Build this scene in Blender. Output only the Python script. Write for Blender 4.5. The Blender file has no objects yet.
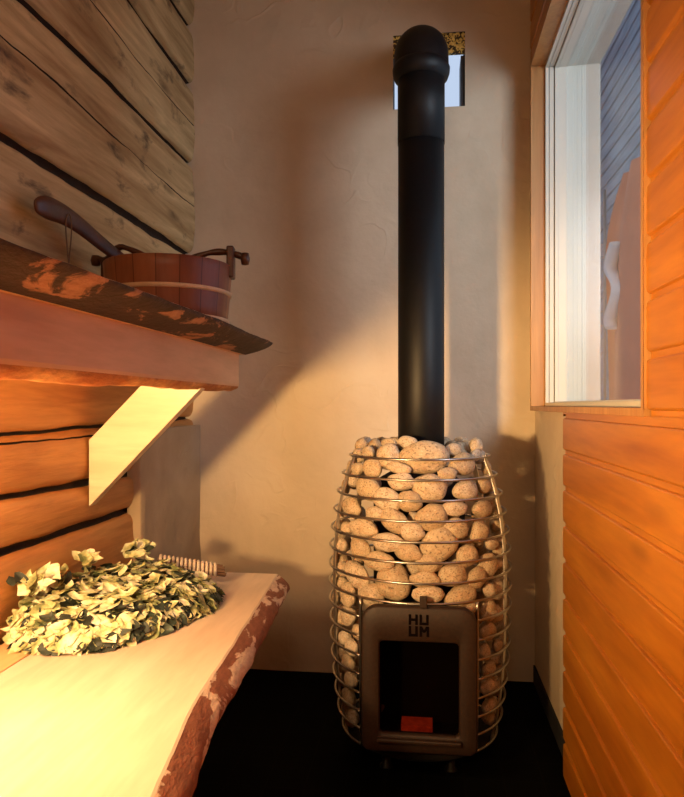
import bpy, bmesh, math, random
from mathutils import Vector, Matrix, noise
random.seed(11)
PI = math.pi
scn = bpy.context.scene
C = scn.collection

# ------------------------------------------------------------------ camera
F_PX, VX, VY, EYE = 690.0, 425.0, 406.0, 0.93
cd = bpy.data.cameras.new('camera'); cam = bpy.data.objects.new('camera', cd); C.objects.link(cam)
cd.sensor_fit = 'HORIZONTAL'; cd.sensor_width = 36.0; cd.lens = 36.0 * F_PX / 684.0
yaw = math.atan((VX - 342.0) / F_PX)
cam.location = (0, 0, EYE); cam.rotation_euler = (PI / 2, 0, yaw)
cd.shift_y = (VY - 398.5) / 797.0 * (797.0 / 797.0)
cd.clip_start = 0.02
scn.camera = cam

# ------------------------------------------------------------------ light, world, exposure
scn.view_settings.view_transform = 'Standard'; scn.view_settings.look = 'None'
scn.view_settings.gamma = 1.0; scn.view_settings.use_curve_mapping = False
scn.view_settings.exposure = 0.0
w = bpy.data.worlds.new('sky'); scn.world = w; w.use_nodes = True
bg = w.node_tree.nodes['Background']; bg.inputs[0].default_value = (0.62, 0.76, 1.0, 1); bg.inputs[1].default_value = 0.85

def area(name, loc, target, size, power, col, size_y=None, spread=None):
    l = bpy.data.lights.new(name, 'AREA'); l.energy = power; l.color = col; l.size = size
    if size_y: l.shape = 'RECTANGLE'; l.size_y = size_y
    if spread: l.spread = spread
    o = bpy.data.objects.new(name, l); C.objects.link(o); o.location = loc
    o.rotation_euler = (Vector(target) - Vector(loc)).to_track_quat('-Z', 'Y').to_euler()
    return o
def point(name, loc, radius, power, col):
    l = bpy.data.lights.new(name, 'POINT'); l.energy = power; l.color = col; l.shadow_soft_size = radius
    o = bpy.data.objects.new(name, l); C.objects.link(o); o.location = loc
    return o
# the shaded sauna lamp on the log wall under the upper bench, turned into the room (left of the frame)
LAMP = Vector((-0.70, 0.18, 0.88)); az, el = math.radians(24), math.radians(21)
area('shaded_wall_lamp', LAMP, LAMP + Vector((math.sin(az) * math.cos(el), math.cos(az) * math.cos(el), math.sin(el))), 0.09, 25.0, (1.0, 0.60, 0.24), spread=math.radians(108))
# light strip under the upper bench, over the lower one
area('bench_light_strip', (-0.76, 0.62, 0.965), (-0.66, 0.72, 0.0), 0.05, 17.0, (1.0, 0.70, 0.38), 0.6)
# daylight that comes in through the window on the right
area('window_daylight', (1.15, 0.55, 1.72), (-0.35, 2.1, 1.75), 0.8, 32.0, (0.86, 0.90, 1.0), 0.8)
# added warm fill light, high up behind the camera, not a fixture of the room
point('warm_fill', (-0.05, -0.55, 1.95), 0.14, 13.5, (1.0, 0.77, 0.49))

# ------------------------------------------------------------------ node helpers
def mat(name):
    m = bpy.data.materials.new(name); m.use_nodes = True
    nt = m.node_tree; b = nt.nodes['Principled BSDF']
    return m, nt, b
def N(nt, t, **kw):
    n = nt.nodes.new(t)
    for k, v in kw.items():
        if k.startswith('i_'): n.inputs[k[2:].replace('_', ' ')].default_value = v
        else: setattr(n, k, v)
    return n
def L(nt, a, b): nt.links.new(a, b)
def coords(nt, scale=(1, 1, 1), rot=(0, 0, 0), loc=(0, 0, 0)):
    tc = N(nt, 'ShaderNodeTexCoord'); mp = N(nt, 'ShaderNodeMapping')
    mp.inputs['Scale'].default_value = scale; mp.inputs['Rotation'].default_value = rot; mp.inputs['Location'].default_value = loc
    L(nt, tc.outputs['Object'], mp.inputs['Vector']); return mp.outputs['Vector']
def ramp(nt, fac, stops):
    r = N(nt, 'ShaderNodeValToRGB'); e = r.color_ramp.elements
    while len(e) < len(stops): e.new(0.5)
    for k, (p, c) in enumerate(stops):
        e[k].position = p; e[k].color = (*c, 1) if len(c) == 3 else c
    L(nt, fac, r.inputs['Fac']); return r.outputs['Color']
def mix(nt, f, a, b, mode='MIX'):
    m = N(nt, 'ShaderNodeMix', data_type='RGBA', blend_type=mode)
    if isinstance(f, (int, float)): m.inputs[0].default_value = f
    else: L(nt, f, m.inputs[0])
    for s, v in ((m.inputs[6], a), (m.inputs[7], b)):
        if isinstance(v, tuple): s.default_value = (*v, 1)
        else: L(nt, v, s)
    return m.outputs[2]
def bump(nt, b, h, strength=0.3, dist=0.01):
    bp = N(nt, 'ShaderNodeBump'); bp.inputs['Strength'].default_value = strength; bp.inputs['Distance'].default_value = dist
    L(nt, h, bp.inputs['Height']); L(nt, bp.outputs['Normal'], b.inputs['Normal'])
def nz(nt, vec, scale, detail=4, rough=0.55, dist=0.0):
    n = N(nt, 'ShaderNodeTexNoise'); n.inputs['Scale'].default_value = scale; n.inputs['Detail'].default_value = detail
    n.inputs['Roughness'].default_value = rough; n.inputs['Distortion'].default_value = dist
    L(nt, vec, n.inputs['Vector']); return n.outputs['Fac']
def plain(name, col, rough=0.6, metal=0.0, nscale=30, var=0.15, bmp=0.1):
    m, nt, b = mat(name); v = coords(nt); n = nz(nt, v, nscale)
    c = ramp(nt, n, [(0.3, tuple(x * (1 - var) for x in col)), (0.7, tuple(min(1, x * (1 + var)) for x in col))])
    L(nt, c, b.inputs['Base Color']); b.inputs['Roughness'].default_value = rough; b.inputs['Metallic'].default_value = metal
    if bmp: bump(nt, b, n, bmp, 0.003)
    return m
def wood(name, light, dark, grain='Y', rough=0.55, stretch=14, spots=0.0, spotcol=(0.05, 0.03, 0.015), coat=0.0, bmp=0.15, fine=1.0, knots=0.0):
    m, nt, b = mat(name)
    sc = {'X': (1, stretch, stretch), 'Y': (stretch, 1, stretch), 'Z': (stretch, stretch, 1)}[grain]
    v = coords(nt, sc)
    n1 = nz(nt, v, 1.3 * fine, 5, 0.6, 0.6); n2 = nz(nt, v, 6 * fine, 3, 0.6)
    c1 = ramp(nt, n1, [(0.30, dark), (0.50, tuple((a + c) / 2 for a, c in zip(light, dark))), (0.72, light)])
    c2 = ramp(nt, n2, [(0.35, (0.80, 0.78, 0.74)), (0.6, (1, 1, 1))])
    c = mix(nt, 0.6, c1, c2, 'MULTIPLY')
    # broad tone changes from board to board
    vb = coords(nt, (1, 1, 1)); nb = nz(nt, vb, 2.1, 2)
    c = mix(nt, 0.7, c, ramp(nt, nb, [(0.35, (0.84, 0.80, 0.76)), (0.62, (1, 1, 1))]), 'MULTIPLY')
    if knots:
        kv = coords(nt, {'X': (2.2, 8, 8), 'Y': (8, 2.2, 8), 'Z': (8, 8, 2.2)}[grain])
        vo = N(nt, 'ShaderNodeTexVoronoi'); L(nt, kv, vo.inputs['Vector']); vo.inputs['Scale'].default_value = 1.0
        k = ramp(nt, vo.outputs['Distance'], [(0.05, (1, 1, 1)), (0.16, (0, 0, 0))])
        kk = N(nt, 'ShaderNodeMath', operation='MULTIPLY'); L(nt, k, kk.inputs[0]); kk.inputs[1].default_value = knots
        c = mix(nt, kk.outputs[0], c, tuple(x * 0.45 for x in dark))
    if spots:
        sv = coords(nt, {'X': (3, 7, 7), 'Y': (7, 3, 7), 'Z': (7, 7, 3)}[grain])
        s = nz(nt, sv, 1.9, 6, 0.62, 0.4)
        k = ramp(nt, s, [(0.58, (0, 0, 0)), (0.72, (1, 1, 1))])
        kk = N(nt, 'ShaderNodeMath', operation='MULTIPLY'); L(nt, k, kk.inputs[0]); kk.inputs[1].default_value = spots
        c = mix(nt, kk.outputs[0], c, spotcol)
    L(nt, c, b.inputs['Base Color']); b.inputs['Roughness'].default_value = rough
    if coat: b.inputs['Coat Weight'].default_value = coat; b.inputs['Coat Roughness'].default_value = 0.25
    if bmp: bump(nt, b, n2, bmp, 0.004)
    return m

# ------------------------------------------------------------------ mesh helpers
class MB:
    def __init__(s): s.v = []; s.f = []; s.m = []; s.sm = []
    def face(s, idx, m=0, sm=False): s.f.append(idx); s.m.append(m); s.sm.append(sm)
    def box(s, x0, x1, y0, y1, z0, z1, m=0):
        b = len(s.v)
        s.v += [(x0, y0, z0), (x1, y0, z0), (x1, y1, z0), (x0, y1, z0), (x0, y0, z1), (x1, y0, z1), (x1, y1, z1), (x0, y1, z1)]
        for q in ((0, 3, 2, 1), (4, 5, 6, 7), (0, 1, 5, 4), (1, 2, 6, 5), (2, 3, 7, 6), (3, 0, 4, 7)): s.face([b + i for i in q], m)
        return s
    def prism(s, poly, axis, a0, a1, m=0):
        """poly: 2D points; extruded along axis 'x','y' or 'z' from a0 to a1"""
        n = len(poly); b = len(s.v)
        def P(p, a): return (a, p[0], p[1]) if axis == 'x' else ((p[0], a, p[1]) if axis == 'y' else (p[0], p[1], a))
        s.v += [P(p, a0) for p in poly] + [P(p, a1) for p in poly]
        for i in range(n): j = (i + 1) % n; s.face([b + i, b + j, b + n + j, b + n + i], m)
        s.face([b + i for i in range(n)][::-1], m); s.face([b + n + i for i in range(n)], m)
        return s
    def grid(s, rows, m=0, sm=True, close_u=False):
        b = len(s.v); nr = len(rows); nc = len(rows[0])
        for r in rows: s.v += [tuple(p) for p in r]
        for i in range(nr - 1):
            for j in range(nc if close_u else nc - 1):
                k = (j + 1) % nc
                s.face([b + i * nc + j, b + i * nc + k, b + (i + 1) * nc + k, b + (i + 1) * nc + j], m, sm)
        return s
    def tube(s, pts, rad, n=10, m=0, closed=False, caps=True, flat=1.0, up=(0, 0, 1)):
        pts = [Vector(p) for p in pts]; k = len(pts)
        rad = rad if isinstance(rad, (list, tuple)) else [rad] * k
        rows = []
        prev = None
        for i, p in enumerate(pts):
            t = (pts[(i + 1) % k] - pts[i - 1]) if closed else (pts[min(i + 1, k - 1)] - pts[max(i - 1, 0)])
            t.normalize()
            if prev is None:
                a = Vector(up).cross(t)
                if a.length < 1e-3: a = Vector((1, 0, 0)).cross(t)
            else: a = prev - t * prev.dot(t)
            a.normalize(); prev = a; bb = t.cross(a)
            rows.append([p + a * math.cos(q * 2 * PI / n) * rad[i] + bb * math.sin(q * 2 * PI / n) * rad[i] * flat for q in range(n)])
        b = len(s.v)
        s.grid(rows + ([rows[0]] if closed else []), m, True, True)
        if caps and not closed:
            s.face([b + q for q in range(n)][::-1], m); s.face([b + (k - 1) * n + q for q in range(n)], m)
        return s
    def lathe(s, prof, n=48, c=(0, 0, 0), m=0, a0=0, a1=2 * PI, sm=True):
        full = abs(a1 - a0 - 2 * PI) < 1e-6
        cnt = n if full else n + 1
        rows = [[(c[0] + r * math.cos(a0 + (a1 - a0) * q / n), c[1] + r * math.sin(a0 + (a1 - a0) * q / n), c[2] + z) for q in range(cnt)] for r, z in prof]
        s.grid(rows, m, sm, full); return s
    def build(s, name, mats, parent=None, loc=None, bevel=0, segs=2, clean=True):
        me = bpy.data.meshes.new(name); me.from_pydata([tuple(p) for p in s.v], [], s.f)
        for q in (mats if isinstance(mats, (list, tuple)) else [mats]): me.materials.append(q)
        for p, mi, sm in zip(me.polygons, s.m, s.sm): p.material_index = mi; p.use_smooth = sm
        if clean:
            bm = bmesh.new(); bm.from_mesh(me); bmesh.ops.remove_doubles(bm, verts=bm.verts, dist=1e-5)
            bmesh.ops.recalc_face_normals(bm, faces=bm.faces); bm.to_mesh(me); bm.free()
        me.update()
        o = bpy.data.objects.new(name, me); C.objects.link(o)
        if parent: o.parent = parent
        if loc: o.location = loc
        if bevel:
            bv = o.modifiers.new('bevel', 'BEVEL'); bv.width = bevel; bv.segments = segs; bv.limit_method = 'ANGLE'; bv.angle_limit = 0.6
        return o
def tag(o, label=None, cat=None, group=None, kind=None):
    if label: o['label'] = label
    if cat: o['category'] = cat
    if group: o['group'] = group
    if kind: o['kind'] = kind
    return o
def empty(name, loc, rz=0):
    o = bpy.data.objects.new(name, None); C.objects.link(o); o.location = loc; o.rotation_euler = (0, 0, rz)
    o.empty_display_size = 0.05; return o
def fbm(x, y, z=0.0, o=4): return noise.fractal(Vector((x, y, z)), 1.0, 2.0, o)

# ------------------------------------------------------------------ materials
M = {}
def mk_plaster(name, c0, c1, c2):
    m, nt, b = mat(name); v = coords(nt)
    n1 = nz(nt, v, 3.0, 5, 0.6, 0.3); n2 = nz(nt, v, 22, 4, 0.6)
    c = ramp(nt, n1, [(0.3, c0), (0.5, c1), (0.75, c2)])
    L(nt, c, b.inputs['Base Color']); b.inputs['Roughness'].default_value = 0.8
    # trowel strokes: thin curved ridges and a soft unevenness
    wv = coords(nt, (1, 1, 1)); w1 = nz(nt, wv, 6, 2, 0.4, 1.0)
    rid = ramp(nt, w1, [(0.0, (0, 0, 0)), (0.40, (0, 0, 0)), (0.50, (0.5, 0.5, 0.5)), (0.53, (0.15, 0.15, 0.15)), (1.0, (0.1, 0.1, 0.1))])
    a = N(nt, 'ShaderNodeMath', operation='MULTIPLY'); L(nt, rid, a.inputs[0])
    msk = ramp(nt, nz(nt, wv, 3.1, 2, 0.5), [(0.50, (0, 0, 0)), (0.62, (1, 1, 1))]); L(nt, msk, a.inputs[1])
    s = N(nt, 'ShaderNodeMath', operation='ADD'); L(nt, a.outputs[0], s.inputs[0])
    d = N(nt, 'ShaderNodeMath', operation='MULTIPLY'); L(nt, n2, d.inputs[0]); d.inputs[1].default_value = 0.6; L(nt, d.outputs[0], s.inputs[1])
    bump(nt, b, s.outputs[0], 0.7, 0.007)
    return m
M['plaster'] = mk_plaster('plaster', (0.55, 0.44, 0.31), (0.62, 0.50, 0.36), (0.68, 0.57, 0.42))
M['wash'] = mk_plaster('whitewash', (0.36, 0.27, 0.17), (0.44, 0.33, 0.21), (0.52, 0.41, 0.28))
M['log'] = wood('old_log', (0.84, 0.69, 0.38), (0.38, 0.24, 0.10), 'Y', 0.6, 11, 0.95, (0.07, 0.04, 0.02), bmp=0.5, knots=0.8, fine=1.3)
M['log_low'] = wood('orange_log', (0.66, 0.34, 0.11), (0.42, 0.17, 0.045), 'Y', 0.5, 12, 0.35, (0.12, 0.05, 0.02), bmp=0.4, fine=1.3)  # more orange wood tone for the courses below the upper bench
M['gap'] = plain('log_gap', (0.030, 0.016, 0.009), 0.9, nscale=60, bmp=0.5)
M['panel'] = wood('alder_panel', (0.60, 0.235, 0.020), (0.38, 0.115, 0.008), 'Y', 0.38, 10, coat=0.25, bmp=0.06, knots=0.35)
M['lining'] = wood('window_lining', (0.60, 0.32, 0.11), (0.44, 0.20, 0.06), 'Z', 0.45, 14, coat=0.1)
M['pale'] = wood('aspen_plank', (0.80, 0.66, 0.50), (0.70, 0.54, 0.38), 'Y', 0.42, 7, bmp=0.05, fine=0.8)
M['pale2'] = wood('pine_plank', (0.82, 0.56, 0.28), (0.70, 0.42, 0.17), 'Y', 0.45, 10, bmp=0.05)
M['fascia'] = wood('alder_fascia', (0.78, 0.47, 0.28), (0.66, 0.34, 0.18), 'Y', 0.5, 8, bmp=0.05)
M['brace'] = wood('pine_brace', (0.76, 0.65, 0.48), (0.68, 0.54, 0.37), 'X', 0.45, 8, bmp=0.05)
M['black'] = plain('black_steel', (0.004, 0.004, 0.005), 0.5, 0.0, 80, 0.2, 0.02); M['black'].node_tree.nodes['Principled BSDF'].inputs['Specular IOR Level'].default_value = 0.3
M['soot'] = plain('soot', (0.006, 0.005, 0.005), 0.9)
M['steel'] = plain('stainless_wire', (0.42, 0.39, 0.36), 0.3, 1.0, 40, 0.06, 0)
M['strip'] = plain('stainless_rib', (0.70, 0.66, 0.60), 0.32, 1.0, 20, 0.08, 0)
M['cast'] = plain('cast_iron_door', (0.024, 0.011, 0.006), 0.55, 0.0, 120, 0.25, 0.15)
M['cast'].node_tree.nodes['Principled BSDF'].inputs['Specular IOR Level'].default_value = 0.35
M['logo'] = plain('logo_relief', (0.004, 0.002, 0.0015), 0.9)
M['logo'].node_tree.nodes['Principled BSDF'].inputs['Specular IOR Level'].default_value = 0.05
M['pvc'] = plain('white_frame', (0.66, 0.64, 0.56), 0.22, 0.0, 5, 0.03, 0)
M['gasket'] = plain('gasket', (0.03, 0.03, 0.035), 0.6)
M['cord'] = plain('cord', (0.16, 0.10, 0.06), 0.8)
M['dwood'] = wood('dark_handle', (0.13, 0.045, 0.022), (0.055, 0.020, 0.010), 'X', 0.4, 10, coat=0.3)
M['twine'] = plain('twine', (0.55, 0.46, 0.36), 0.85, 0, 200, 0.2, 0.4)
M['twig'] = plain('twig', (0.16, 0.09, 0.05), 0.8)
def mk_bark(name, cols, pos, scale, sc=(1, 1, 1)):
    m, nt, b = mat(name); v = coords(nt, sc); n = nz(nt, v, scale, 6, 0.62, 0.5); n2 = nz(nt, v, 90, 4, 0.6)
    c = ramp(nt, n, list(zip(pos, cols))); c = mix(nt, 0.6, c, ramp(nt, n2, [(0.35, (0.55, 0.5, 0.48)), (0.6, (1, 1, 1))]), 'MULTIPLY')
    L(nt, c, b.inputs['Base Color']); b.inputs['Roughness'].default_value = 0.75; bump(nt, b, n2, 0.6, 0.006); return m
M['bark_low'] = mk_bark('inner_bark', [(0.24, 0.075, 0.035), (0.32, 0.12, 0.06), (0.80, 0.60, 0.42), (0.86, 0.68, 0.5)], [0.0, 0.52, 0.545, 0.8], 15, (1, 0.45, 1))
M['bark_up'] = mk_bark('dark_bark', [(0.022, 0.011, 0.008), (0.050, 0.024, 0.017), (0.42, 0.20, 0.11), (0.5, 0.28, 0.17)], [0.0, 0.56, 0.60, 0.8], 13, (1, 0.5, 1))
M['waney'] = mk_bark('waney_edge', [(0.30, 0.09, 0.025), (0.50, 0.17, 0.04), (0.80, 0.42, 0.14), (0.85, 0.5, 0.2)], [0.0, 0.45, 0.56, 0.8], 6, (1, 0.5, 1))
# bucket staves: vertical boards with alternating tone round the axis
m, nt, b = mat('bucket_staves')
tc = N(nt, 'ShaderNodeTexCoord'); sp = N(nt, 'ShaderNodeSeparateXYZ'); L(nt, tc.outputs['Object'], sp.inputs[0])
at = N(nt, 'ShaderNodeMath', operation='ARCTAN2'); L(nt, sp.outputs[1], at.inputs[0]); L(nt, sp.outputs[0], at.inputs[1])
ml = N(nt, 'ShaderNodeMath', operation='MULTIPLY'); L(nt, at.outputs[0], ml.inputs[0]); ml.inputs[1].default_value = 18 / (2 * PI)
fl = N(nt, 'ShaderNodeMath', operation='FLOOR'); L(nt, ml.outputs[0], fl.inputs[0])
wn = N(nt, 'ShaderNodeTexWhiteNoise', noise_dimensions='1D'); L(nt, fl.outputs[0], wn.inputs['W'])
c = ramp(nt, wn.outputs['Value'], [(0.0, (0.20, 0.055, 0.028)), (0.5, (0.30, 0.11, 0.050)), (1.0, (0.46, 0.20, 0.085))])
g = nz(nt, coords(nt, (22, 22, 2)), 2.0, 4); c = mix(nt, 0.7, c, ramp(nt, g, [(0.35, (0.7, 0.62, 0.58)), (0.62, (1, 1, 1))]), 'MULTIPLY')
fr = N(nt, 'ShaderNodeMath', operation='FRACT'); L(nt, ml.outputs[0], fr.inputs[0])
j = ramp(nt, fr.outputs[0], [(0.0, (0.25, 0.2, 0.2)), (0.035, (1, 1, 1)), (0.965, (1, 1, 1)), (1.0, (0.25, 0.2, 0.2))]); c = mix(nt, 1.0, c, j, 'MULTIPLY')
L(nt, c, b.inputs['Base Color']); b.inputs['Roughness'].default_value = 0.42; M['stave'] = m
M['hoop'] = wood('hoop', (0.80, 0.62, 0.42), (0.66, 0.46, 0.28), 'Z', 0.5, 6)
# granite stones
m, nt, b = mat('granite')
v = coords(nt, (1, 1, 1)); oi = N(nt, 'ShaderNodeObjectInfo')
ad = N(nt, 'ShaderNodeVectorMath', operation='ADD'); L(nt, v, ad.inputs[0]); L(nt, oi.outputs['Random'], ad.inputs[1])
sp1 = nz(nt, ad.outputs[0], 17, 3, 0.65); sp2 = nz(nt, ad.outputs[0], 5, 3, 0.6)
base = ramp(nt, oi.outputs['Random'], [(0.0, (0.42, 0.31, 0.19)), (0.5, (0.50, 0.39, 0.26)), (1.0, (0.56, 0.46, 0.35))])
c = mix(nt, ramp(nt, sp2, [(0.48, (0, 0, 0)), (0.66, (0.55, 0.55, 0.55))]), base, (0.36, 0.22, 0.12))
c = mix(nt, ramp(nt, sp1, [(0.55, (0, 0, 0)), (0.62, (0.75, 0.75, 0.75))]), c, (0.09, 0.06, 0.045))
c = mix(nt, ramp(nt, sp1, [(0.30, (0.6, 0.6, 0.6)), (0.38, (0, 0, 0))]), c, (0.82, 0.76, 0.68))
L(nt, c, b.inputs['Base Color']); b.inputs['Roughness'].default_value = 0.72; bump(nt, b, sp1, 0.25, 0.002); M['stone'] = m
# leaves
m, nt, b = mat('dried_leaf')
v = coords(nt); n = nz(nt, v, 26, 3, 0.6); n2 = nz(nt, v, 240, 2)
c = ramp(nt, n, [(0.34, (0.16, 0.19, 0.07)), (0.46, (0.44, 0.45, 0.20)), (0.54, (0.68, 0.67, 0.40)), (0.66, (0.84, 0.83, 0.64))])
L(nt, c, b.inputs['Base Color']); b.inputs['Roughness'].default_value = 0.6; bump(nt, b, n2, 0.3, 0.002); M['leaf'] = m
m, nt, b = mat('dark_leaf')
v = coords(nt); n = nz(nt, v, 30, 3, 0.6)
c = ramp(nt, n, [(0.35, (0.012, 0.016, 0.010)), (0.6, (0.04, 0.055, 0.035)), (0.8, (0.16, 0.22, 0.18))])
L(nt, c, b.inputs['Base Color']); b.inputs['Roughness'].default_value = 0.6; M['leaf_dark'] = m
# black floor tile
m, nt, b = mat('floor_tile')
br = N(nt, 'ShaderNodeTexBrick'); br.offset = 0.0
br.inputs['Color1'].default_value = (0.002, 0.002, 0.002, 1); br.inputs['Color2'].default_value = (0.003, 0.003, 0.003, 1); br.inputs['Mortar'].default_value = (0.006, 0.005, 0.004, 1)
br.inputs['Scale'].default_value = 1.0; br.inputs['Brick Width'].default_value = 0.1; br.inputs['Row Height'].default_value = 0.1; br.inputs['Mortar Size'].default_value = 0.002
L(nt, coords(nt), br.inputs['Vector']); L(nt, br.outputs['Color'], b.inputs['Base Color']); b.inputs['Roughness'].default_value = 0.7
b.inputs['Specular IOR Level'].default_value = 0.03; M['tile'] = m
# window glass: mirror by its own Fresnel, otherwise clear
m = bpy.data.materials.new('window_glass'); m.use_nodes = True; nt = m.node_tree; nt.nodes.clear()
o_ = N(nt, 'ShaderNodeOutputMaterial'); mx = N(nt, 'ShaderNodeMixShader'); lw_ = N(nt, 'ShaderNodeLayerWeight'); lw_.inputs['Blend'].default_value = 0.5
pw = N(nt, 'ShaderNodeMath', operation='POWER'); L(nt, lw_.outputs['Facing'], pw.inputs[0]); pw.inputs[1].default_value = 5.0
fr = N(nt, 'ShaderNodeMath', operation='MULTIPLY_ADD'); L(nt, pw.outputs[0], fr.inputs[0]); fr.inputs[1].default_value = 0.96; fr.inputs[2].default_value = 0.04
tr = N(nt, 'ShaderNodeBsdfTransparent'); tr.inputs[0].default_value = (0.93, 0.96, 0.96, 1); gl = N(nt, 'ShaderNodeBsdfGlossy'); gl.inputs['Roughness'].default_value = 0.02
L(nt, fr.outputs[0], mx.inputs[0]); L(nt, tr.outputs[0], mx.inputs[1]); L(nt, gl.outputs[0], mx.inputs[2]); L(nt, mx.outputs[0], o_.inputs[0]); M['glass'] = m
# the dark glass of the stove door
m = bpy.data.materials.new('firebox_glass'); m.use_nodes = True; nt = m.node_tree; nt.nodes.clear()
o_ = N(nt, 'ShaderNodeOutputMaterial'); mx = N(nt, 'ShaderNodeMixShader'); mx.inputs[0].default_value = 0.03
tr = N(nt, 'ShaderNodeBsdfTransparent'); tr.inputs[0].default_value = (0.6, 0.5, 0.45, 1); gl = N(nt, 'ShaderNodeBsdfGlossy'); gl.inputs['Roughness'].default_value = 0.1
L(nt, tr.outputs[0], mx.inputs[1]); L(nt, gl.outputs[0], mx.inputs[2]); L(nt, mx.outputs[0], o_.inputs[0]); M['fireglass'] = m
m, nt, b = mat('ember_brick')
v = coords(nt); n = nz(nt, v, 60, 3)
L(nt, ramp(nt, n, [(0.3, (0.25, 0.02, 0.01)), (0.7, (0.5, 0.06, 0.02))]), b.inputs['Base Color'])
L(nt, ramp(nt, n, [(0.3, (0.55, 0.03, 0.005)), (0.7, (1.0, 0.09, 0.02))]), b.inputs['Emission Color']); b.inputs['Emission Strength'].default_value = 0.22; M['ember'] = m
# oriented strand chips at the top of the flue opening
m, nt, b = mat('strand_board')
vo = N(nt, 'ShaderNodeTexVoronoi'); L(nt, coords(nt, (1, 1, 0.8)), vo.inputs['Vector']); vo.inputs['Scale'].default_value = 55
c = ramp(nt, nz(nt, coords(nt), 60, 3, 0.5, 1.5), [(0.45, (0.05, 0.025, 0.008)), (0.52, (0.75, 0.50, 0.10)), (0.7, (0.90, 0.68, 0.20))])
L(nt, c, b.inputs['Base Color']); b.inputs['Roughness'].default_value = 0.7; M['osb'] = m
M['orange'] = plain('orange_cloth', (0.85, 0.20, 0.07), 0.7, 0, 6, 0.1, 0)
M['white'] = plain('white_paint', (0.80, 0.80, 0.82), 0.6, 0, 6, 0.04, 0)
m, nt, b = mat('grey_cladding')
n = nz(nt, coords(nt, (1, 0.5, 6)), 3.0, 4); L(nt, ramp(nt, n, [(0.3, (0.16, 0.20, 0.26)), (0.7, (0.36, 0.42, 0.50))]), b.inputs['Base Color']); b.inputs['Roughness'].default_value = 0.8; M['clad'] = m
M['snow'] = plain('snow', (0.75, 0.78, 0.82), 0.8, 0, 3, 0.05, 0.1)
M['bark_twig'] = M['twig']

# ------------------------------------------------------------------ the room
XL, XR, YF, YB, ZC = -0.84, 0.35, 2.45, -1.15, 2.42
tag(MB().box(XL - 0.12, 0.565, YB - 0.1, YF + 0.12, -0.09, -0.03).build('floor', M['tile']), kind='structure')
tag(MB().box(XL - 0.12, 0.565, YB - 0.1, YF + 0.12, ZC, ZC + 0.06).build('ceiling', M['pale2']), kind='structure')
tag(MB().box(XL - 0.12, 0.565, YB - 0.12, YB, -0.03, ZC).build('wall_back', M['panel']), kind='structure')
# far wall, plastered by hand, with the opening the flue leaves through
HX0, HX1, HZ0, HZ1 = -0.112, 0.139, 1.977, 2.238
mb = MB()
xs = [XL - 0.1 + i * (0.565 - XL + 0.1) / 74 for i in range(75)]; zs = [-0.03 + (ZC + 0.03) * i / 121 for i in range(122)]
xs = sorted(set([x for x in xs if min(abs(x - HX0), abs(x - HX1)) > 0.006] + [HX0, HX1])); zs = sorted(set([z for z in zs if min(abs(z - HZ0), abs(z - HZ1)) > 0.006] + [HZ0, HZ1]))
for yb in (0, 1):
    b0 = len(mb.v)
    for z in zs:
        for x in xs:
            edge = (HX0 - 0.03 < x < HX1 + 0.03 and HZ0 - 0.03 < z < HZ1 + 0.03)
            d = 0 if (yb or edge) else 0.006 * fbm(x * 2.3, z * 2.3, 3.3)
            mb.v.append((x, YF + yb * 0.12 - d, z))
    nx = len(xs)
    for i in range(len(zs) - 1):
        for k in range(nx - 1):
            if HX0 <= (xs[k] + xs[k + 1]) / 2 <= HX1 and HZ0 <= (zs[i] + zs[i + 1]) / 2 <= HZ1: continue
            mb.face([b0 + i * nx + k, b0 + i * nx + k + 1, b0 + (i + 1) * nx + k + 1, b0 + (i + 1) * nx + k], 0, yb == 0)
for (a, c_) in (((HX0, HZ0), (HX1, HZ0)), ((HX1, HZ0), (HX1, HZ1)), ((HX1, HZ1), (HX0, HZ1)), ((HX0, HZ1), (HX0, HZ0))):
    mb.v += [(a[0], YF, a[1]), (c_[0], YF, c_[1]), (c_[0], YF + 0.12, c_[1]), (a[0], YF + 0.12, a[1])]; n_ = len(mb.v); mb.face([n_ - 4, n_ - 3, n_ - 2, n_ - 1], 1)
tag(mb.build('wall_far', [M['plaster'], M['gasket']], clean=False), kind='structure')

# left wall of hewn logs: one surface, every course its own bulge, dark caulked seams between them
seams = [0.10, 0.26, 0.42, 0.625, 0.742, 0.872, 1.18, 1.489, 1.80, 2.105, 2.31]
mb = MB(); ny = 260
def seam_z(k, y): return seams[k] + 0.012 * fbm(y * 0.9, k * 7.1) + 0.003 * fbm(y * 6, k * 3.3) + 0.010 * math.sin(y * 1.7 + k * 2.1)
def seam_w(k, y): return max(0.002, (0.0115 if seams[k] > 1.3 else 0.0075) * (1 + 0.75 * fbm(y * 1.3, k * 5.7 + 2) + 0.25 * fbm(y * 7, k * 2.7)))
cracks = [(0.845, 5), (1.665, 8), (1.95, 9)]       # long drying cracks: height, course
def crack_z(c, y): return c[0] + 0.014 * fbm(y * 1.1, c[1] * 9.1) + 0.003 * fbm(y * 9, c[1] * 2.2)
def crack_w(c, y): return 0.0022 * max(0.12, 1 + 1.3 * fbm(y * 2.2, c[1] * 4.4))
cols = []; isgap = None
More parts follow.
